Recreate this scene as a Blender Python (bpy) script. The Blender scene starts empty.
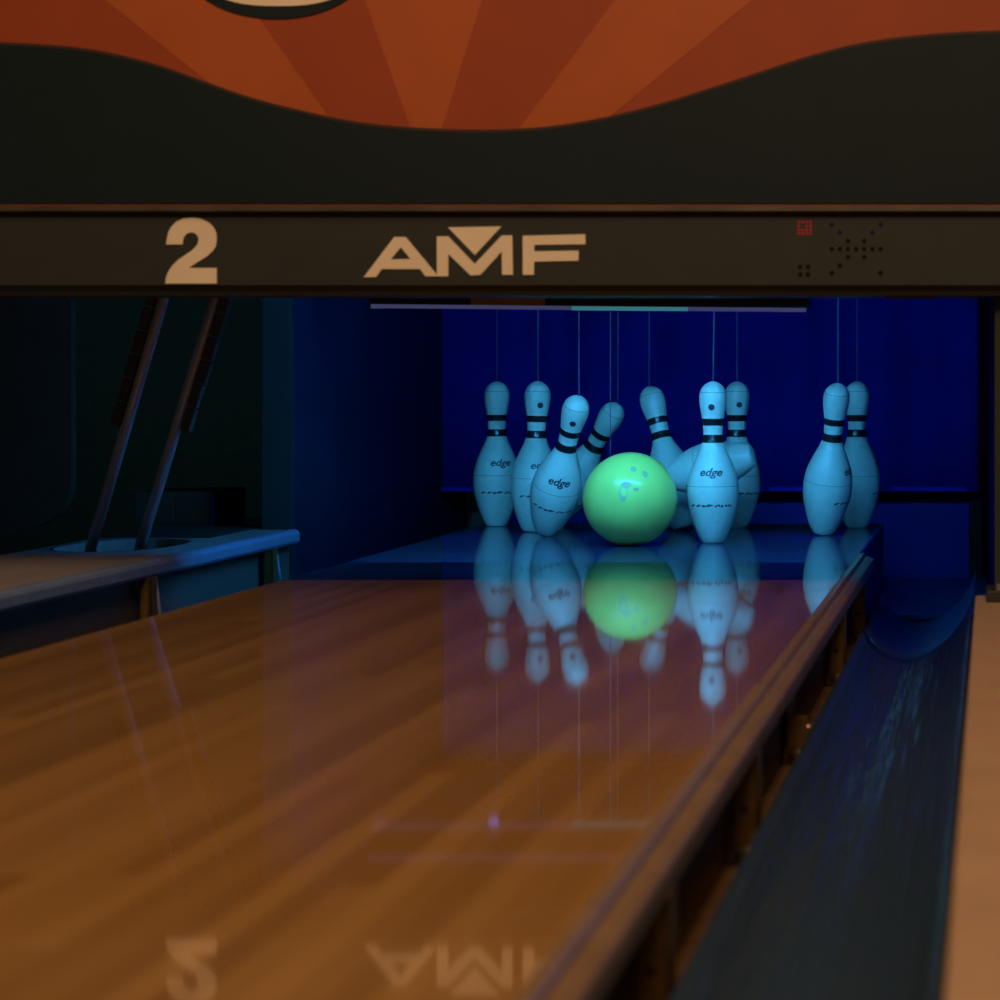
import bpy, bmesh, math, random
from mathutils import Vector, Matrix
random.seed(4)
PI = math.pi
scene = bpy.context.scene
C = scene.collection
F, CX, CY, CAMZ = 2297.0, 992.0, 382.0, 0.38


def P(px, py, d):
    """where the line of sight through a pixel meets the vertical plane at distance d"""
    return Vector(((px - CX) * d / F, d, CAMZ - (py - CY) * d / F))


# ------------------------------------------------------------------ materials
def mat(name, col, rough=0.5, spec=0.5, metal=0.0, noise=0.0, nscale=30.0, emit=None, estr=0.0, bump=0.0):
    m = bpy.data.materials.new(name)
    m.use_nodes = True
    nt = m.node_tree
    b = nt.nodes['Principled BSDF']
    b.inputs['Base Color'].default_value = (*col, 1)
    b.inputs['Roughness'].default_value = rough
    b.inputs['Specular IOR Level'].default_value = spec
    b.inputs['Metallic'].default_value = metal
    if emit:
        b.inputs['Emission Color'].default_value = (*emit, 1)
        b.inputs['Emission Strength'].default_value = estr
    if noise or bump:
        tc = nt.nodes.new('ShaderNodeTexCoord')
        n = nt.nodes.new('ShaderNodeTexNoise')
        n.inputs['Scale'].default_value = nscale
        n.inputs['Detail'].default_value = 4
        nt.links.new(tc.outputs['Object'], n.inputs['Vector'])
        if noise:
            r = nt.nodes.new('ShaderNodeValToRGB')
            r.color_ramp.elements[0].position = 0.3
            r.color_ramp.elements[1].position = 0.7
            r.color_ramp.elements[0].color = (*[c * (1 - noise) for c in col], 1)
            r.color_ramp.elements[1].color = (*[min(1, c * (1 + noise)) for c in col], 1)
            nt.links.new(n.outputs['Fac'], r.inputs['Fac'])
            nt.links.new(r.outputs['Color'], b.inputs['Base Color'])
        if bump:
            bp = nt.nodes.new('ShaderNodeBump')
            bp.inputs['Strength'].default_value = bump
            bp.inputs['Distance'].default_value = 0.002
            nt.links.new(n.outputs['Fac'], bp.inputs['Height'])
            nt.links.new(bp.outputs['Normal'], b.inputs['Normal'])
    return m


def wood_lane():
    m = bpy.data.materials.new('lane maple boards')
    m.use_nodes = True
    nt = m.node_tree
    N, L = nt.nodes, nt.links
    b = N['Principled BSDF']
    b.inputs['Roughness'].default_value = 0.042
    b.inputs['IOR'].default_value = 1.5
    tc = N.new('ShaderNodeTexCoord')
    sp = N.new('ShaderNodeSeparateXYZ')
    L.new(tc.outputs['Object'], sp.inputs[0])

    def mth(op, a, bb=None):
        n = N.new('ShaderNodeMath')
        n.operation = op
        for i, v in enumerate((a, bb)):
            if v is None:
                continue
            if isinstance(v, (int, float)):
                n.inputs[i].default_value = v
            else:
                L.new(v, n.inputs[i])
        return n.outputs[0]
    bx = mth('FLOOR', mth('DIVIDE', sp.outputs['X'], 0.0273))
    w1 = N.new('ShaderNodeTexWhiteNoise')
    w1.noise_dimensions = '1D'
    L.new(bx, w1.inputs['W'])
    by = mth('FLOOR', mth('ADD', mth('DIVIDE', sp.outputs['Y'], 1.3), mth('MULTIPLY', w1.outputs['Value'], 7.3)))
    cb = N.new('ShaderNodeCombineXYZ')
    L.new(bx, cb.inputs[0])
    L.new(by, cb.inputs[1])
    w2 = N.new('ShaderNodeTexWhiteNoise')
    w2.noise_dimensions = '2D'
    L.new(cb.outputs[0], w2.inputs['Vector'])
    # wide soft tone shared by neighbouring boards
    ns = N.new('ShaderNodeTexNoise')
    ns.inputs['Scale'].default_value = 1.0
    mp = N.new('ShaderNodeMapping')
    mp.inputs['Scale'].default_value = (14, 0.5, 1)
    L.new(tc.outputs['Object'], mp.inputs['Vector'])
    L.new(mp.outputs[0], ns.inputs['Vector'])
    # fine grain
    ng = N.new('ShaderNodeTexNoise')
    ng.inputs['Scale'].default_value = 1.0
    ng.inputs['Detail'].default_value = 5
    mg = N.new('ShaderNodeMapping')
    mg.inputs['Scale'].default_value = (220, 6, 1)
    L.new(tc.outputs['Object'], mg.inputs['Vector'])
    L.new(mg.outputs[0], ng.inputs['Vector'])
    t = mth('ADD', mth('MULTIPLY', w2.outputs['Value'], 0.5), mth('ADD', mth('MULTIPLY', ns.outputs['Fac'], 0.4), mth('MULTIPLY', ng.outputs['Fac'], 0.2)))
    r = N.new('ShaderNodeValToRGB')
    r.color_ramp.elements[0].position = 0.2
    r.color_ramp.elements[1].position = 0.9
    r.color_ramp.elements[0].color = (0.225, 0.110, 0.031, 1)
    r.color_ramp.elements[1].color = (0.40, 0.213, 0.066, 1)
    L.new(t, r.inputs['Fac'])
    L.new(r.outputs['Color'], b.inputs['Base Color'])
    return m


def gutter_mat():
    m = mat('blue grey gutter plastic', (0.030, 0.058, 0.100), 0.16, 0.8)
    nt = m.node_tree
    N, L = nt.nodes, nt.links
    b = N['Principled BSDF']
    tc = N.new('ShaderNodeTexCoord')
    mp = N.new('ShaderNodeMapping')
    mp.inputs['Scale'].default_value = (40, 1.3, 40)
    n = N.new('ShaderNodeTexNoise')
    n.inputs['Scale'].default_value = 1.0
    n.inputs['Detail'].default_value = 3
    L.new(tc.outputs['Object'], mp.inputs['Vector'])
    L.new(mp.outputs[0], n.inputs['Vector'])
    bp = N.new('ShaderNodeBump')
    bp.inputs['Strength'].default_value = 1.0
    bp.inputs['Distance'].default_value = 0.010
    L.new(n.outputs['Fac'], bp.inputs['Height'])
    L.new(bp.outputs['Normal'], b.inputs['Normal'])
    r = N.new('ShaderNodeMapRange')
    r.inputs['To Min'].default_value = 0.05
    r.inputs['To Max'].default_value = 0.28
    L.new(n.outputs['Fac'], r.inputs['Value'])
    L.new(r.outputs[0], b.inputs['Roughness'])
    return m


M = dict(
    wood=wood_lane(),
    side=mat('stained side board', (0.10, 0.055, 0.022), 0.5, noise=0.3, nscale=12),
    ledge=mat('raw timber ledge', (0.30, 0.16, 0.06), 0.6, noise=0.3, nscale=25),
    joint=mat('black lane joint panel', (0.012, 0.014, 0.022), 0.06),
    deck=mat('grey blue pin deck panel', (0.06, 0.075, 0.15), 0.08, noise=0.1, nscale=20),
    rail=mat('bronze painted rail', (0.26, 0.17, 0.10), 0.38, 0.5, 0.2, noise=0.12, nscale=14),
    railgrey=mat('blue grey painted rail', (0.17, 0.24, 0.42), 0.35, noise=0.12, nscale=14),
    bracket=mat('brass coloured bracket', (0.26, 0.16, 0.05), 0.35, metal=0.6, noise=0.15, nscale=40),
    pinmetal=mat('worn steel pivot', (0.6, 0.45, 0.3), 0.3, metal=0.9),
    sidegrey=mat('grey teal side panel', (0.10, 0.085, 0.085), 0.5, noise=0.1),
    hole=mat('dark bolt recess', (0.01, 0.008, 0.006), 0.7),
    gutter=gutter_mat(),
    gutterdk=mat('dark blue gutter plastic', (0.016, 0.028, 0.085), 0.3, 0.5, noise=0.2, nscale=8),
    cap=mat('beige capping laminate', (0.45, 0.30, 0.19), 0.4, noise=0.08, nscale=9),
    capgrey=mat('pale grey capping laminate', (0.34, 0.30, 0.32), 0.3, noise=0.08, nscale=9),
    liner=mat('orange brown hole liner', (0.28, 0.11, 0.02), 0.5, noise=0.15),
    black=mat('matt black', (0.008, 0.010, 0.010), 0.7, 0.2, noise=0.2, nscale=20),
    charcoal=mat('charcoal board', (0.075, 0.068, 0.056), 0.6, 0.3, noise=0.1, nscale=15),
    beam=mat('black header laminate', (0.031, 0.036, 0.035), 0.55, 0.3, noise=0.05, nscale=20),
    beamlip=mat('brushed bronze lip', (0.062, 0.050, 0.036), 0.45, 0.4, noise=0.35, nscale=9),
    wave=mat('black green print', (0.0045, 0.0150, 0.0205), 0.6, 0.25, noise=0.06, nscale=9),
    waveedge=mat('charcoal print edge', (0.045, 0.028, 0.020), 0.6, 0.25),
    orange=mat('dark orange print', (0.325, 0.062, 0.022), 0.5, 0.3, noise=0.05, nscale=8),
    ray=mat('light orange print', (0.42, 0.100, 0.026), 0.5, 0.3, noise=0.05, nscale=8),
    cream=mat('cream print', (0.85, 0.74, 0.58), 0.55, noise=0.03, nscale=20),
    red=mat('red indicator lens', (0.30, 0.008, 0.012), 0.4, emit=(1, 0.03, 0.05), estr=0.10),
    dot=mat('unlit indicator lens', (0.002, 0.0025, 0.004), 0.3),
    dotblue=mat('dim blue indicator lens', (0.006, 0.008, 0.05), 0.3),
    curtain=mat('blue pit curtain', (0.022, 0.016, 0.46), 0.8, 0.15, noise=0.1, nscale=6),
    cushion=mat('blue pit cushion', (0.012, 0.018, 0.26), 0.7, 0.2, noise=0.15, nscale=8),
    boxendlit=mat('blue light on box end', (0.06, 0.09, 0.85), 0.5),  # blue light falling on the box end, put into the base colour
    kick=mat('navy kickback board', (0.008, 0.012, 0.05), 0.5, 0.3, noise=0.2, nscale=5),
    kickend=mat('teal kickback end board', (0.012, 0.032, 0.038), 0.6, 0.3, noise=0.1, nscale=9),
    housing=mat('black enamel lamp housing', (0.02, 0.022, 0.025), 0.25, 0.5),
    lip=mat('polished metal edge', (0.55, 0.55, 0.55), 0.25, 0.5, 0.8),
    lens=mat('dim highlight glow', (0.05, 0.06, 0.07), 0.3, emit=(0.10, 0.10, 0.25), estr=0.42),  # lip highlight put in as emission; also used on the added strip
    lipglint=mat('bright highlight glow', (0.1, 0.2, 0.2), 0.3, emit=(0.08, 0.42, 0.48), estr=0.38),  # brighter middle of the lip highlight, emission too
    signal=mat('violet signal lens', (0.1, 0.1, 0.3), 0.3, emit=(0.35, 0.25, 1.0), estr=1.0),
    sticker=mat('ochre sticker', (0.36, 0.19, 0.03), 0.6),
    tube=mat('lit blacklight tube', (0.3, 0.4, 0.6), 0.3, emit=(0.055, 0.43, 1.0), estr=125),
    pin=mat('off white pin coating', (0.62, 0.70, 0.58), 0.32, 0.4, noise=0.05, nscale=60),
    pinline=mat('faint grey pin ring', (0.33, 0.30, 0.20), 0.4),
    band=mat('black neck band', (0.012, 0.012, 0.014), 0.25, 0.5),
    ink=mat('black pin print', (0.03, 0.035, 0.04), 0.4),
    string=mat('grey nylon string', (0.13, 0.13, 0.20), 0.6),
    ball=mat('neon green ball', (0.78, 0.97, 0.20), 0.22, 0.4, noise=0.06, nscale=9),
    ballmark=mat('dulled ball print', (0.55, 0.66, 0.26), 0.35),
    rod=mat('grey steel lift rod', (0.42, 0.46, 0.56), 0.35, 0.5, 0.3),
    pad=mat('dark rubber lift pad', (0.055, 0.055, 0.05), 0.6),
    floor=mat('dark floor', (0.02, 0.02, 0.02), 0.8, noise=0.2),
    whitewall=mat('dark painted wall', (0.25, 0.36, 0.28), 0.8, noise=0.1),
)


# ------------------------------------------------------------------ mesh helpers
def obj(name, bm, m, parent=None, smooth=False, loc=None):
    me = bpy.data.meshes.new(name)
    bmesh.ops.recalc_face_normals(bm, faces=bm.faces[:])
    bm.to_mesh(me)
    bm.free()
    for x in (m if isinstance(m, (list, tuple)) else [m]):
        me.materials.append(x)
    if smooth:
        for p in me.polygons:
            p.use_smooth = True
    o = bpy.data.objects.new(name, me)
    C.objects.link(o)
    if loc:
        o.location = loc
    if parent:
        o.parent = parent
    return o


def tag(o, label, cat, group=None, kind=None):
    o['label'] = label
    o['category'] = cat
    if group:
        o['group'] = group
    if kind:
        o['kind'] = kind
    return o


def thing(name, label, cat, loc=(0, 0, 0), group=None):
    o = bpy.data.objects.new(name, None)
    o.empty_display_size = 0.05
    C.objects.link(o)
    o.location = loc
    return tag(o, label, cat, group)


def struct(name, bm, m):
    o = obj(name, bm, m)
    o['kind'] = 'structure'
    return o


def box(bm, x0, x1, y0, y1, z0, z1, bev=0.0, mi=0):
    r = bmesh.ops.create_cube(bm, size=1)
    vs = r['verts']
    for v in vs:
        v.co = Vector((x0 + (v.co.x + .5) * (x1 - x0), y0 + (v.co.y + .5) * (y1 - y0), z0 + (v.co.z + .5) * (z1 - z0)))
    fs = set(f for v in vs for f in v.link_faces)
    for f in fs:
        f.material_index = mi
    if bev:
        es = list(set(e for v in vs for e in v.link_edges))
        r = bmesh.ops.bevel(bm, geom=es, offset=bev, segments=2, affect='EDGES', profile=0.6)
        for f in r['faces']:
            f.material_index = mi
    return bm


def BM(*boxes, bev=0.0):
    bm = bmesh.new()
    for b in boxes:
        box(bm, *b, bev=bev)
    return bm


def cyl(bm, a, b, r, seg=16, r2=None):
    a, b = Vector(a), Vector(b)
    d = b - a
    mtx = Matrix.Translation((a + b) / 2) @ d.to_track_quat('Z', 'Y').to_matrix().to_4x4()
    bmesh.ops.create_cone(bm, cap_ends=True, segments=seg, radius1=r, radius2=r if r2 is None else r2, depth=d.length, matrix=mtx)
    return bm


def prof_y(bm, pts, y0, y1, steps=1, closed=True):
    """an (x, z) outline drawn out along the lane"""
    rings = []
    for i in range(steps + 1):
        y = y0 + (y1 - y0) * i / steps
        rings.append([bm.verts.new((x, y, z)) for x, z in pts])
    n = len(pts)
    for i in range(steps):
        for j in range(n if closed else n - 1):
            bm.faces.new((rings[i][j], rings[i][(j + 1) % n], rings[i + 1][(j + 1) % n], rings[i + 1][j]))
    if closed:
        bm.faces.new(rings[0])
        bm.faces.new(rings[-1][::-1])
    return bm


def prof_x(bm, pts, x0, x1, mis=None):
    """a (y, z) outline drawn out across the lane"""
    A = [bm.verts.new((x0, y, z)) for y, z in pts]
    B = [bm.verts.new((x1, y, z)) for y, z in pts]
    n = len(pts)
    for j in range(n):
        f = bm.faces.new((A[j], A[(j + 1) % n], B[(j + 1) % n], B[j]))
        if mis:
            f.material_index = mis[j]
    bm.faces.new(A)
    bm.faces.new(B[::-1])
    return bm


def poly(bm, loops, mi=0):
    """flat outline, holes allowed; loops of Vectors"""
    es = []
    for lp in loops:
        vs = [bm.verts.new(p) for p in lp]
        for i in range(len(vs)):
            es.append(bm.edges.new((vs[i], vs[(i + 1) % len(vs)])))
    r = bmesh.ops.triangle_fill(bm, use_beauty=True, use_dissolve=False, edges=es)
    for g in r['geom']:
        if isinstance(g, bmesh.types.BMFace):
            g.material_index = mi
    return bm


def slab(loops, vec, bm=None):
    """outline given depth along vec"""
    bm = bm or bmesh.new()
    poly(bm, loops)
    fs = bm.faces[:]
    r = bmesh.ops.extrude_face_region(bm, geom=fs, use_keep_orig=True)
    for g in r['geom']:
        if isinstance(g, bmesh.types.BMVert):
            g.co += Vector(vec)
    return bm


def smooth_curve(pts, n=6):
    """Catmull-Rom through (x, y) points, open"""
    out = []
    for i in range(len(pts) - 1):
        p0, p1, p2, p3 = pts[max(i - 1, 0)], pts[i], pts[i + 1], pts[min(i + 2, len(pts) - 1)]
        for k in range(n):
            t = k / n
            out.append(tuple(0.5 * (2 * p1[a] + (p2[a] - p0[a]) * t + (2 * p0[a] - 5 * p1[a] + 4 * p2[a] - p3[a]) * t * t
                                    + (3 * p1[a] - p0[a] - 3 * p2[a] + p3[a]) * t ** 3) for a in (0, 1)))
    out.append(pts[-1])
    return out


# ------------------------------------------------------------------ room shell
struct('floor', BM((-3.4, 1.7, -3.0, 7.2, -0.35, -0.30)), M['floor'])
struct('wall_back', BM((-3.4, 1.7, 7.1, 7.2, -0.30, 1.25)), M['whitewall'])
struct('wall_left', BM((-3.5, -3.4, 3.9, 7.2, -0.30, 1.25)), M['whitewall'])
struct('wall_right', BM((1.7, 1.8, 3.9, 7.2, -0.30, 1.25)), M['whitewall'])
struct('ceiling', BM((-3.4, 1.7, 3.96, 7.2, 1.05, 1.09)), M['black'])

# ------------------------------------------------------------------ lane
XL, XR, YN = -1.361, -0.295, 0.2
lane = thing('bowling_lane', 'glossy wooden bowling lane with striped boards running to the pins', 'bowling lane', (-0.828, 3.0, 0))


def lp(name, bm, m, root, smooth=False):
    """a part built in world space, kept in place under its thing"""
    o = obj(name, bm, m, root, smooth)
    o.matrix_parent_inverse = Matrix.Translation(-Vector(root.location))
    return o


lp('lane_bed', BM((XL, XR, YN, 4.41, -0.04, 0.0)), M['wood'], lane)
o = lp('joint_panel', BM((XL, XR, 4.41, 4.84, -0.04, 0.0)), M['joint'], lane)
o['label'] = 'dark band across the lane before the pin deck'
o = lp('pin_deck', BM((XL, XR, 4.84, 6.15, -0.04, 0.0)), M['deck'], lane)
o['label'] = 'blue lit grey deck under the pins'
lp('side_board', BM((XR - 0.03, XR, YN, 5.2, -0.155, -0.041)), M['side'], lane)
lp('side_board', BM((XL, XL + 0.03, YN, 5.2, -0.155, -0.041)), M['side'], lane)
lp('deck_side', BM((XR + .0005, XR + .004, 5.21, 6.15, -0.146, -0.001)), M['cushion'], lane)
lp('tail_plank', BM((XL, XR, 6.1505, 6.19, -0.16, -0.002)), M['cushion'], lane)
lp('lane_foundation', BM((XL + 0.1, XR - 0.1, YN, 6.1, -0.30, -0.041)), M['side'], lane)
lp('ledge', BM((XR + 0.0005, -0.25, YN, 4.9, -0.20, -0.155)), M['ledge'], lane)


# ------------------------------------------------------------------ gutters
def arc_sheet(xa, za, xb, zb, depth, n=20, th=0.006, lip=0.010):
    """cross-section of a shallow trough between two rims"""
    top = []
    for i in range(n + 1):
        t = i / n
        x = xa + (xb - xa) * t
        z = za + (zb - za) * t - depth * (1 - (2 * t - 1) ** 2) ** 0.75
        top.append((x, z))
    bot = [(x, z - th) for x, z in top][::-1]
    return top + bot


gr = thing('bowling_gutter', 'blue grey gutter channel beside the beige capping, right of the bumper rail', 'gutter', (-0.14, 3.0, -0.16), 'gutters beside the lane')
bm = prof_y(bmesh.new(), arc_sheet(-0.247, -0.092, -0.036, -0.030, 0.088), YN, 4.42, 60)
lp('channel', bm, M['gutter'], gr, True)
# streaky raised ribs moulded in the channel floor
bm = prof_y(bmesh.new(), arc_sheet(-0.247, -0.100, -0.036, -0.045, 0.088, th=0.006), 4.425, 5.2, 4)
o = lp('channel_end', bm, M['gutterdk'], gr, True)
bm = BM((-0.290, -0.012, 5.205, 6.19, -0.158, -0.148))
lp('rear_tray', bm, M['gutterdk'], gr)
gl = thing('bowling_gutter', 'dark teal gutter channel between the left capping and the wooden lane', 'gutter', (-1.51, 3.0, -0.16), 'gutters beside the lane')
bm = prof_y(bmesh.new(), arc_sheet(-1.560, -0.092, -1.364, -0.092, 0.070), YN, 5.24, 30)
lp('channel', bm, M['gutter'], gl, True)
lp('rear_tray', BM((-1.598, XL - 0.003, 5.245, 6.19, -0.158, -0.148)), M['gutterdk'], gl)

# ------------------------------------------------------------------ cappings
cr = tag(obj('division_capping', BM((-0.029, 0.40, YN, 3.985, -0.30, 0.010), bev=0.004), M['cap']),
         'flat beige capping board at the right edge, beside the gutter', 'capping')
lp_ = thing('division_capping', 'pale grey capping with an oval ball lift hole, left of the lane', 'capping', (-1.77, 3.0, 0.0))


def oval(cx, cy, a, b, z, n=40, e=2.4):
    out = []
    for i in range(n):
        t = 2 * PI * i / n
        c, s = math.cos(t), math.sin(t)
        out.append(Vector((cx + a * abs(c) ** (2 / e) * (1 if c > 0 else -1), cy + b * abs(s) ** (2 / e) * (1 if s > 0 else -1), z)))
    return out


HX, HY, HA, HB = -1.795, 4.74, 0.112, 0.190
outer = [Vector(p) for p in ((-1.93, YN, .043), (-1.603, YN, .043), (-1.603, 5.24, .043), (-1.68, 5.24, .043), (-1.68, 5.75, .043), (-1.93, 5.75, .043))]
lp('top_board', slab([outer, oval(HX, HY, HA, HB, .043)], (0, 0, -0.025)), M['capgrey'], lp_)
lp('side_panel', BM((-1.612, -1.603, YN, 5.24, -0.30, 0.0175)), M['sidegrey'], lp_)
lp('ledge', BM((-1.6025, -1.562, YN, 5.24, -0.22, -0.1555)), M['sidegrey'], lp_)
lp('side_panel', BM((-1.93, -1.92, YN, 5.75, -0.30, 0.0175)), M['gutterdk'], lp_)
lp('rear_cover', BM((-1.925, -1.69, 4.965, 5.40, 0.0432, 0.0455), bev=.0008), M['beam'], lp_)['label'] = 'dark cover plate behind the lift hole'
# liner of the oval hole and its rim
bm = bmesh.new()
ra, rb = oval(HX, HY, HA, HB, .0178), oval(HX, HY, HA - .002, HB - .002, -0.12)
va, vb = [bm.verts.new(p) for p in ra], [bm.verts.new(p) for p in rb]
for i in range(len(va)):
    bm.faces.new((va[i], va[(i + 1) % len(va)], vb[(i + 1) % len(va)], vb[i]))
bm.faces.new(vb)
o = lp('hole_liner', bm, M['liner'], lp_)
o['label'] = 'orange brown inside of the lift hole'
bm = bmesh.new()
ra, rb = oval(HX, HY, HA + .005, HB + .008, .0437), oval(HX, HY, HA, HB, .0437)
va, vb = [bm.verts.new(p) for p in ra], [bm.verts.new(p) for p in rb]
for i in range(len(va)):
    bm.faces.new((va[i], va[(i + 1) % len(va)], vb[(i + 1) % len(va)], vb[i]))
lp('hole_rim', bm, M['lip'], lp_)

# ------------------------------------------------------------------ bumper rails
rr = thing('bumper_rail', 'brown bumper rail along the right edge of the lane', 'bumper rail', (-0.277, 3.0, -0.02), 'bumper rails')
pts = [(-0.2945, -0.030), (-0.2945, 0.000), (-0.292, 0.003), (-0.281, 0.0035), (-0.2785, 0.000), (-0.277, -0.004),
       (-0.270, -0.005), (-0.2615, -0.009), (-0.2595, -0.013), (-0.2595, -0.030), (-0.264, -0.033), (-0.288, -0.033)]
lp('rail', prof_y(bmesh.new(), pts, 0.75, 5.06), M['rail'], rr)


def bracket(root, x0, x1, y, ztop, zbot, tall=True, fx=1):
    bm = bmesh.new()
    if tall:
        box(bm, x0, x1, y - 0.004, y + 0.004, zbot + 0.012, ztop, bev=0.0012)
        box(bm, x0, x0 + 0.004, y - 0.004, y + 0.035, zbot + 0.012, ztop, bev=0.001)
        box(bm, x1 - 0.004, x1, y - 0.004, y + 0.035, zbot + 0.03, ztop, bev=0.001)
    else:
        box(bm, x0, x1, y - 0.004, y + 0.004, zbot + 0.02, zbot + 0.065, bev=0.0012)
        box(bm, x0, x0 + 0.004, y - 0.004, y + 0.12, zbot + 0.012, ztop, bev=0.001)
    b = lp('bracket', bm, M['bracket'], root)
    bm = bmesh.new()
    box(bm, x0 - 0.003, x1 + 0.004, y - 0.014, y + 0.03, zbot, zbot + 0.012, bev=0.002)
    f = obj('foot', bm, M['side'], b)
    bm = bmesh.new()
    cyl(bm, (x0 + .006, y - 0.016, zbot + .015), (x1 + .003, y - 0.016, zbot + .015), 0.0065, 14)
    if not tall:
        b2 = cyl(bmesh.new(), (x0 + .006, y + 0.12, zbot + .030), (x1 + .003, y + 0.12, zbot + .030), 0.0065, 14)
        obj('pivot_pin', b2, M['pinmetal'], b, True)
    obj('pivot_pin', bm, M['pinmetal'], b, True)
    if tall:
        xm = (x0 + x1) / 2
        bm = cyl(bmesh.new(), (xm, y - 0.0052, (ztop + zbot) / 2), (xm, y - 0.003, (ztop + zbot) / 2), 0.004, 14)
        obj('bolt', bm, M['hole'], b)
    return b


for y, tall in ((1.12, True), (1.85, True), (2.55, True), (3.22, False), (4.05, True), (4.70, True)):
    bracket(rr, -0.289, -0.259, y, -0.0335, -0.153, tall)
rl = thing('bumper_rail', 'blue grey bumper rail on brackets along the left capping', 'bumper rail', (-1.59, 3.0, 0.03), 'bumper rails')
pts = [(-1.602, 0.016), (-1.602, 0.041), (-1.598, 0.0455), (-1.582, 0.0455), (-1.576, 0.042), (-1.573, 0.036), (-1.573, 0.020), (-1.577, 0.014), (-1.597, 0.014)]
lp('rail', prof_y(bmesh.new(), pts, 0.75, 5.22), M['railgrey'], rl)
for y in (3.56, 4.29, 5.02):
    b = bracket(rl, -1.592, -1.572, y, 0.0135, -0.155, True)
    bm = cyl(bmesh.new(), (-1.5665, y + .045, -0.085), (-1.580, y + .045, 0.013), 0.004, 10)
    obj('stay_rod', bm, M['railgrey'], b, True)

# ------------------------------------------------------------------ header beam with number, logo, indicators
HD = 3.81


def hz(py, d=HD):
    return CAMZ - (py - CY) * d / F


hb = thing('header_beam', 'black header beam over the lane with number and maker lettering', 'header beam', (-0.83, HD + 0.08, hz(294)))
prof = [(3.847, hz(204)), (3.797, hz(206)), (3.796, hz(211.5)), (3.809, hz(213)), (3.81, hz(285)), (3.822, hz(290)), (3.826, hz(295)), (3.955, hz(295)), (3.955, hz(204))]
bm = prof_x(bmesh.new(), prof, -2.6, 0.95, [1, 1, 1, 0, 0, 0, 0, 0, 0])
lp('beam', bm, [M['beam'], M['beamlip']], hb)


def px_loop(pts, d, ox=0, oy=0, s=1.0):
    return [P(ox + x / s, oy + y / s, d) for x, y in pts]


two = [(80, 400), (90, 320), (110, 235), (150, 165), (215, 100), (300, 62), (420, 48), (530, 62), (630, 105), (700, 170), (738, 245), (745, 330),
       (735, 420), (690, 490), (620, 555), (520, 615), (430, 675), (380, 710), (745, 710), (745, 915), (68, 915), (80, 830), (110, 755), (160, 680),
       (240, 600), (330, 540), (430, 470), (490, 405), (508, 340), (495, 285), (455, 250), (410, 240), (350, 258), (315, 300), (300, 350), (298, 400)]
DEC = HD - 0.0022
lp('lane_number', slab([px_loop(two, DEC, 160, 214, 13.16)], (0, 0.0015, 0)), M['cream'], hb)['label'] = 'cream number 2'
A = [(30, 460), (285, 125), (380, 125), (638, 436), (638, 452), (545, 452), (500, 392), (180, 392), (135, 458)]
Ah = [(255, 312), (340, 210), (420, 308)]
Mm = [(640, 120), (735, 120), (955, 350), (1181, 112), (1268, 112), (1274, 440), (1184, 440), (1181, 245), (1004, 440), (922, 446), (735, 265), (735, 452), (640, 452)]
T = [(733, 45), (1178, 37), (957, 275)]
Ff = [(1356, 115), (1876, 102), (1878, 185), (1451, 190), (1451, 245), (1821, 238), (1821, 322), (1451, 330), (1448, 440), (1356, 440)]
bm = bmesh.new()
for loops in ([A, Ah], [Mm], [T], [Ff]):
    b2 = slab([px_loop(l, DEC, 360, 222, 8.333) for l in loops], (0, 0.0015, 0))
    me = bpy.data.meshes.new('t')
    b2.to_mesh(me)
    b2.free()
    bm.from_mesh(me)
    bpy.data.meshes.remove(me)
lp('logo_lettering', bm, M['cream'], hb)['label'] = 'cream AMF lettering with triangle'


def dots(pts, r, d):
    bm = bmesh.new()
    for x, y in pts:
        c = P(x, y, d)
        cyl(bm, c, c + Vector((0, 0.003, 0)), r * d / F, 10)
    return bm


gx, gy = [235, 272, 309, 346, 383, 420, 457], [112, 148, 186, 222, 258, 297, 331]
pat = ['b.....b', '.b...b.', '..d.d..', 'ddddddd', '..d.d..', '.d.....', 'd.....d']
db = [(780 + gx[j] / 4.545, 200 + gy[i] / 4.545) for i in range(7) for j in range(7) if pat[i][j] == 'b']
dd = [(780 + gx[j] / 4.545, 200 + gy[i] / 4.545) for i in range(7) for j in range(7) if pat[i][j] == 'd']
dd += [(780 + x / 4.545, 200 + y / 4.545) for x in (92, 127) for y in (303, 338)]
for q in dd:
    lp('indicator_dot', dots([q], 2.3, HD - .0012), M['dot'], hb)
for q in db:
    lp('indicator_dot', dots([q], 2.3, HD - .0012), M['dotblue'], hb)
rd = [(780 + x / 4.545, 200 + y / 4.545) for x in (85, 103, 121, 139) for y in (100, 118, 136, 152) if (x, y) not in ((103, 118),)]
lp('indicator_light', dots(rd, 1.3, HD - .0012), M['red'], hb)['label'] = 'small red lit indicator'
# thin pale strips under the beam; the right one stands for small highlights
lp('pale_strip', BM((P(0, 0, 3.83).x, P(285, 0, 3.83).x, 3.83, 3.85, hz(296.5, 3.83), hz(293.5, 3.83))), M['beamlip'], hb)
lp('pale_strip', BM((P(885, 0, 3.84).x, P(935, 0, 3.84).x, 3.84, 3.86, hz(298.5, 3.84), hz(296, 3.84))), M['beamlip'], hb)

# ------------------------------------------------------------------ masking panel with sunburst print
PD = 3.848
mp = thing('masking_panel', 'masking panel with orange sunburst, black wave and cream emblem above the beam', 'masking panel', (-0.83, PD, hz(204)))
ZT = 1.35
pytop = CY + (CAMZ - ZT) * F / PD
bm = BM((-2.6, 0.95, PD, PD + 0.06, hz(203.9), ZT))
lp('board', bm, M['orange'], mp)
rays = [((105, 0), (205, 80), (325, 112), (260, 20)), ((365, 0), (410, 127), (442, 128), (482, 0)), ((615, 0), (522, 125), (612, 115), (752, 0))]


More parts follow.
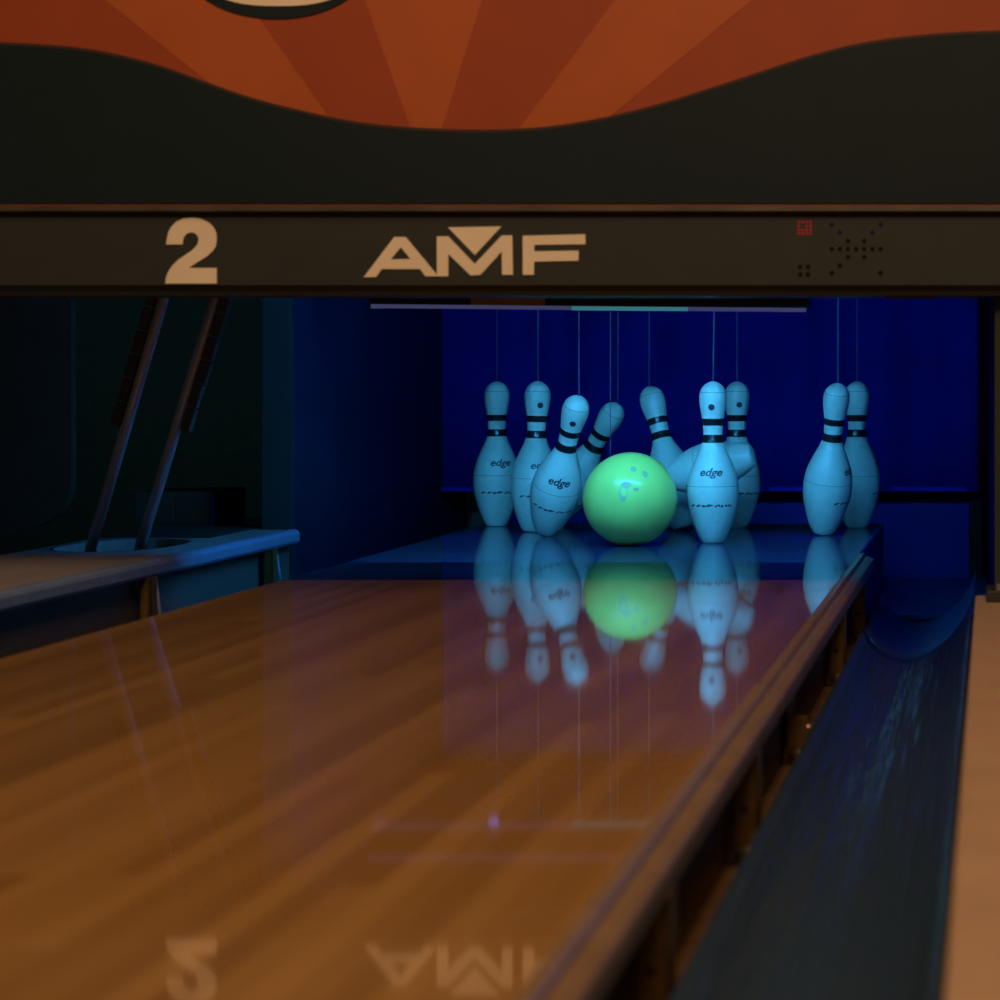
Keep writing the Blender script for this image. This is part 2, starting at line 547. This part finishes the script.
def ext(a, b, y):
    return (a[0] + (b[0] - a[0]) * (y - a[1]) / (b[1] - a[1]), y)


bm = bmesh.new()
for a, b, c, d in rays:
    lo = 150
    loop = [ext(a, b, pytop), ext(a, b, lo), ext(d, c, lo), ext(d, c, pytop)]
    b2 = slab([[P(x, y, PD - .0006) for x, y in loop]], (0, 0.0005, 0), bm=None)
    me = bpy.data.meshes.new('t')
    b2.to_mesh(me)
    b2.free()
    bm.from_mesh(me)
    bpy.data.meshes.remove(me)
lp('sunburst_print', bm, M['ray'], mp)
edge = [(-600, 46), (-330, 44), (-160, 40), (-75, 40), (0, 42), (75, 47), (125, 56), (165, 67), (205, 81.5), (250, 97), (300, 110), (350, 120.5), (390, 125.5), (425, 128), (470, 129.5),
        (510, 129), (555, 125.5), (610, 116), (665, 102), (700, 91), (750, 75), (800, 58.5), (850, 45), (900, 37), (950, 32.5), (1000, 30.5), (1080, 30), (1200, 33), (1530, 40)]
ec = smooth_curve(edge, 5)
top = [P(x, y, PD - .0022) for x, y in ec]
bot = [P(ec[-1][0], 203.5, PD - .0022), P(ec[0][0], 203.5, PD - .0022)]
lp('wave_print', slab([top + bot], (0, 0.0015, 0)), M['wave'], mp)
tp = [P(x, y, PD - .0024) for x, y in ec] + [P(x, y + 3.0, PD - .0024) for x, y in ec][::-1]
lp('wave_border', slab([tp], (0, 0.0002, 0)), M['waveedge'], mp)


def sup(cx, cy, a, b, e, d, n=64):
    out = []
    for i in range(n):
        t = 2 * PI * i / n
        c, s = math.cos(t), math.sin(t)
        out.append(P(cx + a * abs(c) ** (2 / e) * (1 if c > 0 else -1), cy + b * abs(s) ** (2 / e) * (1 if s > 0 else -1), d))
    return out


em = lp('emblem', slab([sup(276, -62, 105, 80.5, 2.1, PD - .003)], (0, 0.0015, 0)), M['wave'], mp)
em['label'] = 'dark ringed cream oval emblem'
obj('emblem_face', slab([sup(278, -62, 92, 68, 2.6, PD - .004)], (0, 0.0008, 0)), M['cream'], em)

# post at the right, under the beam
tp_ = thing('mask_post', 'dark upright post under the beam at the right, on the beige capping', 'post', (0.06, 3.9, 0.0105))
lp('post', BM((0.004, 0.10, 3.86, 3.945, 0.030, hz(295.3)), bev=0.003), M['beam'], tp_)
lp('base_plate', BM((-0.010, 0.12, 3.85, 3.965, 0.0105, 0.030), bev=0.003), M['beam'], tp_)
for x in (0.012, 0.06):
    lp('bolt', cyl(bmesh.new(), (x, 3.856, 0.030), (x, 3.856, 0.041), 0.006, 10), M['lip'], tp_)

# ------------------------------------------------------------------ blacklight fixture
FD = 4.73
fx = thing('blacklight_fixture', 'long slim blacklight fixture with bright lower edge hanging before the pins', 'light fixture', (-0.83, FD + .06, 0.53))
zl = hz(309.5, FD)
x0, x1 = P(371, 0, FD).x, P(806, 0, FD).x
lp('front_plate', BM((x0, x1, FD, FD + .003, zl + .004, zl + .115)), M['housing'], fx)
lp('top_plate', BM((x0, x1, FD, FD + .14, zl + .115, zl + .12)), M['housing'], fx)
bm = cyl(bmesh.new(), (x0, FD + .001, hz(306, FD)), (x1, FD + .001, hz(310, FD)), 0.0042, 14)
lp('lip_highlight', bm, M['lens'], fx, True)['label'] = 'lower lip with its faint highlight put in as glow'  # glow stands in for the highlight along the fixture lip
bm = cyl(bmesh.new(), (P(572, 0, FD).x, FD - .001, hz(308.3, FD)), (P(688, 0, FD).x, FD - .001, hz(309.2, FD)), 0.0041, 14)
lp('lip_glint', bm, M['lipglint'], fx, True)['label'] = 'brighter cyan highlight on the lip, put in as glow'
lp('mounting_strap', BM((x0 + .12, x0 + .15, FD + .05, FD + .08, zl + .12, 1.05)), M['housing'], fx)
lp('mounting_strap', BM((x1 - .15, x1 - .12, FD + .05, FD + .08, zl + .12, 1.05)), M['housing'], fx)
lp('end_cap', BM((x0 - .004, x0, FD - .002, FD + .10, zl + .002, zl + .12)), M['housing'], fx)
lp('end_cap', BM((x1, x1 + .004, FD - .002, FD + .10, zl + .002, zl + .12)), M['housing'], fx)
bm = bmesh.new()
bmesh.ops.create_uvsphere(bm, u_segments=16, v_segments=10, radius=.0125, matrix=Matrix.Translation((-1.042, 4.80, .5455)))
lp('indicator_lamp', bm, M['signal'], fx, True)
bm = cyl(bmesh.new(), (x0 + .03, 4.60, .573), (x1 - .05, 4.60, .573), .004, 12)
lp('added_glow_strip', bm, M['lens'], fx, True)  # unseen glowing strip, added for a second line mirrored in the lane
for xx in (x0 + .1, x1 - .12):
    lp('added_strip_arm', BM((xx, xx + .008, 4.603, FD - .0005, .570, .576)), M['housing'], fx)
lp('lamp_holder', cyl(bmesh.new(), (-1.042, 4.80, .5475), (-1.042, 4.80, zl + .115), .004, 10), M['housing'], fx)
bm = BM((P(471, 0, FD).x, P(545, 0, FD).x, FD - .0012, FD - .0002, hz(305.0, FD), hz(297.0, FD)))
lp('sticker', bm, M['sticker'], fx)['label'] = 'ochre sticker on the front'
bm = cyl(bmesh.new(), (x0 + .02, FD + .050, zl + .095), (x1 - .02, FD + .050, zl + .095), 0.013, 16)
lp('lamp_tube', bm, M['tube'], fx, True)

# ------------------------------------------------------------------ pit
CD = 6.66
nx, pts = 180, []
xa, xb, zb_, zt = P(440, 0, CD).x + .004, P(978, 0, CD).x, hz(490, CD), 0.70
for i in range(nx + 1):
    x = xa + (xb - xa) * i / nx
    w = 0.010 * math.sin(x * 23) + 0.005 * math.sin(x * 51 + 1) + 0.004 * math.sin(x * 9)
    pts.append((x, CD + w))
bm = bmesh.new()
rows = [zb_, 0.2, 0.4, 0.55, zt]
g = [[bm.verts.new((x, y + .004 * math.sin(z * 7 + x * 3), z)) for x, y in pts] for z in rows]
for r in range(len(rows) - 1):
    for i in range(nx):
        bm.faces.new((g[r][i], g[r][i + 1], g[r + 1][i + 1], g[r + 1][i]))
r_ = bmesh.ops.solidify(bm, geom=bm.faces[:], thickness=0.005)
pc = thing('pit_curtain', 'deep blue pit curtain hanging behind the bowling pins', 'curtain', (-0.83, CD, zt))
lp('cloth', bm, M['curtain'], pc, True)
lp('curtain_bar', BM((xa, xb, CD - .02, CD + .02, zt - .01, zt + .03)), M['black'], pc)
lp('hem_bar', BM((xa, xb, CD - .012, CD + .012, zb_ - .004, zb_ + .010), bev=.003), M['curtain'], pc)
tag(obj('blocker_board', BM((-1.595, -0.010, 6.58, 6.63, 0.74, 1.045)), M['black']), 'unseen black board above the blue pit curtain, added so that the mirror image in the lane stays dark', 'blocker')  # unseen; added to hide the lit back wall from the lane's reflection
pz = thing('pit_cushion', 'dark blue cushion board below the pit curtain', 'cushion', (-0.8, 6.8, -0.3))
lp('cushion_board', BM((-1.49, -0.065, 6.75, 6.82, -0.30, hz(503, 6.75)), bev=.006), M['cushion'], pz)
lp('cushion_frame', BM((-0.062, -0.030, 6.74, 6.83, -0.30, hz(500, 6.75))), M['black'], pz)

kl = thing('kickback_panel', 'tall navy side wall of the pit, left of the pins, with teal front edge', 'kickback panel', (-1.635, 6.0, -0.3), 'pit side walls')
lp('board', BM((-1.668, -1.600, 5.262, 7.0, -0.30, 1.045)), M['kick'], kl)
lp('front_edge', BM((-1.668, -1.600, 5.25, 5.2615, -0.16, 1.045)), M['kickend'], kl)['label'] = 'teal front edge board'
kr = thing('kickback_panel', 'blue side wall of the pit, right of the pins beside the dark post', 'kickback panel', (0.03, 6.0, -0.3), 'pit side walls')
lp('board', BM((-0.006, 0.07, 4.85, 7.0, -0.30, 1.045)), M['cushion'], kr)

# left background
tag(obj('hanging_cover', slab([[Vector((x, 5.3, z)) for x, z in
    [(-3.0, 1.05), (-3.0, .042)] + [(-2.235 + .11 * math.sin(a * PI / 16), .042 + .11 - .11 * math.cos(a * PI / 16)) for a in range(9)] + [(-2.125, 1.05)]]], (0, .03, 0)), M['charcoal']),
    'dark grey cover panel with one rounded corner, at the far left', 'cover panel')
bxo = thing('machine_box', 'low dark box with a blue lit end on the grey capping', 'box', (-1.93, 5.5, 0.0435))
lp('case', BM((-1.925, -1.84, 5.41, 5.66, 0.0435, 0.122), bev=.004), M['charcoal'], bxo)
lp('case_extension', BM((-2.02, -1.9255, 5.41, 5.66, 0.0435, 0.120), bev=.004), M['charcoal'], bxo)
lp('lit_end', BM((-1.8395, -1.836, 5.42, 5.65, 0.05, 0.116)), M['boxendlit'], bxo)['label'] = 'box end with the blue light put into its colour'

# ball lift rods
RD = 4.65


def rod(label, pa, pb, side):
    a, b = P(*pa, RD), P(*pb, RD)
    d = (b - a).normalized()
    t = thing('lift_rod', label, 'lift rod', tuple(a), 'ball lift rods')
    lo, hi = a - d * 0.10, a + d * 1.0
    k = (1.045 - a.z) / d.z
    lp('rod', cyl(bmesh.new(), lo, a + d * k, 0.0108, 18), M['rod'], t, True)
    n = Vector((d.z, 0, -d.x)) * side
    bm = bmesh.new()
    y0 = (b - a).length
    s = (y0 * .49)
    i = 0
    while s < k - .05:
        w = 0.018 if i < 2 else 0.020
        c = a + d * (s + .024) + n * (.0108 + w / 2 + .0003)
        r = bmesh.ops.create_cube(bm, size=1)
        for v in r['verts']:
            q = v.co.copy()
            v.co = c + d * (q.z * .045) + n * (q.x * w) + Vector((0, q.y * .02, 0))
        s += .05
        i += 1
    lp('lift_pad', bm, M['pad'], t)['label'] = 'dark ribbed rubber pads'
    return t


rod('left grey ball lift rod rising from the oval hole', (90, 551), (163, 300), -1)
rod('right grey ball lift rod rising from the oval hole', (139, 551), (215, 300), 1)

# ------------------------------------------------------------------ pins
IN = 0.0254
PROFILE = [(0, 0.95), (0.06, 1.02), (0.25, 1.16), (0.75, 1.414), (1.5, 1.72), (2.25, 1.953), (3.375, 2.255), (4.5, 2.383), (5.2, 2.36), (5.875, 2.28), (6.6, 2.08), (7.25, 1.852),
           (8.0, 1.53), (8.625, 1.236), (9.375, 0.983), (10.0, 0.899), (10.875, 0.935), (11.75, 1.047), (12.625, 1.203), (13.2, 1.265), (13.6, 1.272), (14.0, 1.20),
           (14.35, 1.05), (14.65, 0.80), (14.85, 0.52), (14.96, 0.26), (15.0, 0.0)]
PC = smooth_curve(PROFILE, 6)


def prad(h):
    for (a, ra), (b, rb) in zip(PC, PC[1:]):
        if a <= h <= b:
            return ra + (rb - ra) * (h - a) / max(b - a, 1e-9)
    return 0.0


def lathe(hr, seg=48, mi_of=None):
    bm = bmesh.new()
    rings = []
    for h, r in hr:
        if r < 1e-6:
            rings.append([bm.verts.new((0, 0, h))])
        else:
            rings.append([bm.verts.new((r * math.cos(2 * PI * k / seg), r * math.sin(2 * PI * k / seg), h)) for k in range(seg)])
    for i in range(len(rings) - 1):
        a, b = rings[i], rings[i + 1]
        for k in range(seg):
            k2 = (k + 1) % seg
            if len(a) == 1:
                f = bm.faces.new((a[0], b[k2], b[k]))
            elif len(b) == 1:
                f = bm.faces.new((a[k], a[k2], b[0]))
            else:
                f = bm.faces.new((a[k], a[k2], b[k2], b[k]))
            if mi_of:
                f.material_index = mi_of((hr[i][0] + hr[i + 1][0]) / 2)
    if len(rings[0]) > 1:
        bm.faces.new(rings[0][::-1])
    return bm


def pin_body():
    hs = sorted(set([h for h, r in PC] + [13.95, 14.0, 5.27, 5.33, 4.0]))
    hr = [(h * IN, max(prad(h), 0) * IN) for h in hs]
    hr[-1] = (15 * IN, 0.0)

    def mi(h):
        h /= IN
        return 1 if (13.94 < h < 14.01 or 5.26 < h < 5.34) else 0
    return lathe(hr, 56, mi)


def pin_band(h0, h1):
    n = 6
    hr = [(h0 * IN, (prad(h0) - .01) * IN)] + [((h0 + (h1 - h0) * i / n) * IN, (prad(h0 + (h1 - h0) * i / n) + .022) * IN) for i in range(n + 1)] + [(h1 * IN, (prad(h1) - .01) * IN)]
    bm = lathe(hr, 48)
    return bm


def wrap(bm, h0, lift=0.012):
    """lay a flat drawing (x across, y up, inches) on the pin's front (-Y side)"""
    bmesh.ops.subdivide_edges(bm, edges=[e for e in bm.edges if e.calc_length() > .12], cuts=2, use_grid_fill=False)
    for v in bm.verts:
        h = h0 + v.co.y
        r = prad(h)
        a = -PI / 2 + v.co.x / max(r, .3)
        v.co = Vector(((r + lift) * math.cos(a) * IN, (r + lift) * math.sin(a) * IN, h * IN))
    return bm


def text_bm(s, size, shear=0.0, bold=0.0):
    cu = bpy.data.curves.new('t', 'FONT')
    cu.body = s
    cu.size = size
    cu.align_x = 'CENTER'
    cu.align_y = 'CENTER'
    cu.shear = shear
    cu.offset = bold
    cu.resolution_u = 3
    o = bpy.data.objects.new('t', cu)
    C.objects.link(o)
    bpy.context.view_layer.update()
    me = bpy.data.meshes.new_from_object(o.evaluated_get(bpy.context.evaluated_depsgraph_get()))
    bpy.data.objects.remove(o)
    bpy.data.curves.remove(cu)
    bm = bmesh.new()
    bm.from_mesh(me)
    bpy.data.meshes.remove(me)
    return bm


def pin_print():
    b1 = text_bm('edge', 1.0, 0.3, 0.028)
    for v in b1.verts:
        v.co.x *= 1.12
    wrap(b1, 6.6)
    # worn, unreadable line of script round the belly
    rnd = random.Random(9)
    b2 = bmesh.new()
    x = -2.1
    while x < 2.1:
        w = rnd.uniform(.10, .30)
        h = rnd.uniform(.13, .34)
        y = rnd.uniform(-.05, .05)
        vs = [b2.verts.new((x, y - h / 2, 0)), b2.verts.new((x + w, y - h / 2 + rnd.uniform(-.04, .05), 0)), b2.verts.new((x + w * .9, y + h / 2, 0)), b2.verts.new((x + w * .1, y + h * .3, 0))]
        b2.faces.new(vs)
        x += w + rnd.choice((-.02, .03, .05, .16))
    wrap(b2, 3.55)
    return b1, b2


PRINT = pin_print()


def pin_spot():
    b = bmesh.new()
    bmesh.ops.create_circle(b, cap_ends=True, segments=20, radius=.30)
    bmesh.ops.triangulate(b, faces=b.faces[:])
    return wrap(b, 12.6, .02)


def mesh_of(name, bm, mats, smooth=True):
    o = obj(name, bm, mats, None, smooth)
    me = o.data
    bpy.data.objects.remove(o)
    return me


ME = dict(body=mesh_of('pin_body', pin_body(), [M['pin'], M['pinline']]), b1=mesh_of('pin_band', pin_band(10.9, 11.55), M['band']), b2=mesh_of('pin_band_low', pin_band(9.3, 10.05), M['band']),
          ink=mesh_of('pin_lettering', PRINT[0], M['ink'], False), line=mesh_of('pin_script', PRINT[1], M['ink'], False), spot=mesh_of('pin_spot', pin_spot(), M['ink'], False))


def child(name, me, parent):
    o = bpy.data.objects.new(name, me)
    C.objects.link(o)
    o.parent = parent
    return o


def pin(label, base, head, bd, hd=None, spin=0.0, spot=True, string_dx=0.0, air=False):
    """base and head are where the two ends show; bd the distance of the base. With hd None the pin keeps its length by leaning."""
    a = P(base[0], base[1], bd)
    L = 15 * IN
    if hd is None:
        hd = bd
        b = P(head[0], head[1], hd)
    else:
        s = 1 if hd > 0 else -1          # lean: +1 away from the bowler, -1 towards him
        lo, hi = 0.0, 0.36
        for _ in range(40):
            md = (lo + hi) / 2
            if (P(head[0], head[1], bd + s * md) - a).length < L:
                lo = md
            else:
                hi = md
        b = P(head[0], head[1], bd + s * lo)
    d = (b - a).normalized()
    t = thing('bowling_pin', label, 'bowling pin', (0, 0, 0), 'string bowling pins')
    x = Vector((1, 0, 0))
    yv = d.cross(x).normalized()
    xv = yv.cross(d).normalized()
    mtx = Matrix((xv, yv, d)).transposed().to_4x4() @ Matrix.Rotation(spin, 4, 'Z')
    mtx.translation = a
    if abs(d.z) > 0.999999:
        mtx = Matrix.Rotation(spin, 4, 'Z')
        mtx.translation = a
    if not air:
        mtx.translation.z += 0.0006 - min((mtx @ v.co).z for v in ME['body'].vertices)
    t.matrix_world = mtx
    child('body', ME['body'], t)
    for k in ('b1', 'b2'):
        child('neck_band', ME[k], t)
    child('lettering', ME['ink'], t)
    child('script_print', ME['line'], t)
    if spot:
        child('spot', ME['spot'], t)
    top = mtx @ Vector((0, 0, L - .001))
    end = Vector((top.x + string_dx, top.y, 1.045))
    inv = mtx.inverted()
    so = obj('string', cyl(bmesh.new(), inv @ top, inv @ end, 0.0011, 8), M['string'], t)
    return t


R = math.radians
up = lambda x: ((x, None))


def stand(label, x, d, dx=0.0, spin=0.0, spot=True, sdx=0.0):
    by = CY + CAMZ * F / d
    hy = CY + (CAMZ - .381) * F / d
    return pin(label, (x, by - .3), (x + dx, hy), d, None, spin, spot, sdx)


stand('upright pin at the far left of the deck', 496.5, 6.06, 0.5, R(22), False)
stand('nearly upright pin second from the left, half behind the leaning one', 533, 5.84, 5, R(26), True)
pin('pin leaning right towards the ball, with a faint dark spot', (545.5, 529.5), (579, 394.5), 5.66, -1, R(6), True)
pin('pale pin head tilted hard right, just left of the ball', (552, 518), (618, 403), 6.12, -1, R(60), False)
pin('pin tilted left, rising behind the ball on its right', (684, 526), (649, 385), 5.86, 1, R(100), False)
pin('knocked over pin lying across behind the nearest standing pin', (753, 455), (610, 495), 5.62, 1, R(150), False, air=True)
stand('nearest upright pin, right beside the green ball', 713, 5.42, 0, R(0), True, 0.010)
stand('upright pin peeking out behind the nearest standing pin', 737, 6.0, 0, R(18), True)
pin('pin swaying right, left one of the pair at the right', (823, 534.5), (838, 385), 5.70, -1, R(75), False)
stand('shaded upright pin, right one of the pair at the right', 857, 6.0, 0, R(100), False)

# ------------------------------------------------------------------ ball
br = 0.1085
bc = Vector(((630.2 - CX) * 5.33 / F, 5.33, br))
bt = thing('bowling_ball', 'neon green bowling ball among the pins', 'bowling ball', (bc.x, bc.y, 0.0))
bm = bmesh.new()
bmesh.ops.create_uvsphere(bm, u_segments=64, v_segments=40, radius=br)
bs = obj('ball_shell', bm, M['ball'], bt, True, loc=(0, 0, br))


def patch(px, py, rx, ry, rot=0.0):
    """print on the ball where it shows in the picture of the place"""
    eye = Vector((0, 0, CAMZ))
    dirn = (P(px, py, 1.0) - eye).normalized()
    oc = eye - bc
    bq = oc.dot(dirn)
    disc = bq * bq - (oc.dot(oc) - br * br)
    n = (oc + dirn * (-bq - math.sqrt(disc))).normalized()
    u = n.cross(Vector((0, 0, 1))).normalized()
    w = u.cross(n)
    u, w = u * math.cos(rot) + w * math.sin(rot), w * math.cos(rot) - u * math.sin(rot)
    k = 5.33 / F
    bm = bmesh.new()
    bmesh.ops.create_circle(bm, cap_ends=True, segments=20, radius=1)
    bmesh.ops.triangulate(bm, faces=bm.faces[:])
    for v in bm.verts:
        q = n * br + u * (v.co.x * rx * k) + w * (v.co.y * ry * k)
        v.co = q.normalized() * (br + .0004)
    return bm


for a in ((633.5, 469, 3.2, 3.6), (645, 474, 3.0, 4.2), (623, 493, 4.2, 9.0)):
    obj('finger_hole', patch(*a), M['ballmark'], bs)
for a in ((626, 485, 5.0, 3.5), (636, 489.5, 3.0, 1.8)):
    obj('print_mark', patch(*a), M['ballmark'], bs)

# ------------------------------------------------------------------ light, world, camera
w = bpy.data.worlds.new('World')
scene.world = w
w.use_nodes = True
bg = w.node_tree.nodes['Background']
bg.inputs['Color'].default_value = (0.5, 0.42, 0.4, 1)
bg.inputs['Strength'].default_value = 0.012


def area(name, loc, target, sx, sy, power, col):
    l = bpy.data.lights.new(name, 'AREA')
    l.shape = 'RECTANGLE'
    l.size, l.size_y = sx, sy
    l.energy = power
    l.color = col
    o = bpy.data.objects.new(name, l)
    C.objects.link(o)
    o.location = loc
    o.rotation_euler = (Vector(target) - Vector(loc)).to_track_quat('-Z', 'Y').to_euler()
    return o


area('warm_ceiling_lamp', (-0.6, 1.8, 3.0), (-0.7, 2.4, 0.0), 2.6, 1.3, 32, (1.0, 0.62, 0.32))
area('approach_lamp', (0.1, -0.8, 4.2), (-0.7, 3.8, 0.6), 2.4, 1.0, 125, (1.0, 0.63, 0.36))
# the neighbouring lane's blacklight, behind the header to the left
area('neighbour_blacklight', (-2.75, 5.5, 0.80), (-2.2, 7.1, 0.45), 0.9, 0.03, 0.2, (0.16, 0.50, 0.70)).data.spread = R(110)
area('other_neighbour_blacklight', (1.15, 4.78, 0.60), (0.5, 4.3, 0.0), 0.9, 0.03, 1.8, (0.05, 0.24, 1.0))
fb = area('pin_fill_light', (-0.83, 4.05, 0.575), (-0.83, 5.6, 0.14), 1.1, 0.03, 0.5, (0.055, 0.43, 1.0))  # unseen fill light added to brighten pins and ball from the front
fb.data.spread = R(24)

cam = bpy.data.cameras.new('camera')
cam.sensor_width = 36
cam.lens = 36 * F / 1000
cam.shift_x = -(CX - 500) / 1000
cam.shift_y = -(500 - CY) / 1000
cam.clip_start = 0.05
cam.dof.use_dof = True
cam.dof.focus_distance = 5.35
cam.dof.aperture_fstop = 5.6
co = bpy.data.objects.new('camera', cam)
C.objects.link(co)
co.location = (0, 0, CAMZ)
co.rotation_euler = (PI / 2, 0, 0)
scene.camera = co

vs = scene.view_settings
vs.view_transform = 'Standard'
vs.look = 'None'
vs.exposure = 0.0
vs.gamma = 1.0
vs.use_curve_mapping = False
scene.cycles.use_denoising = True
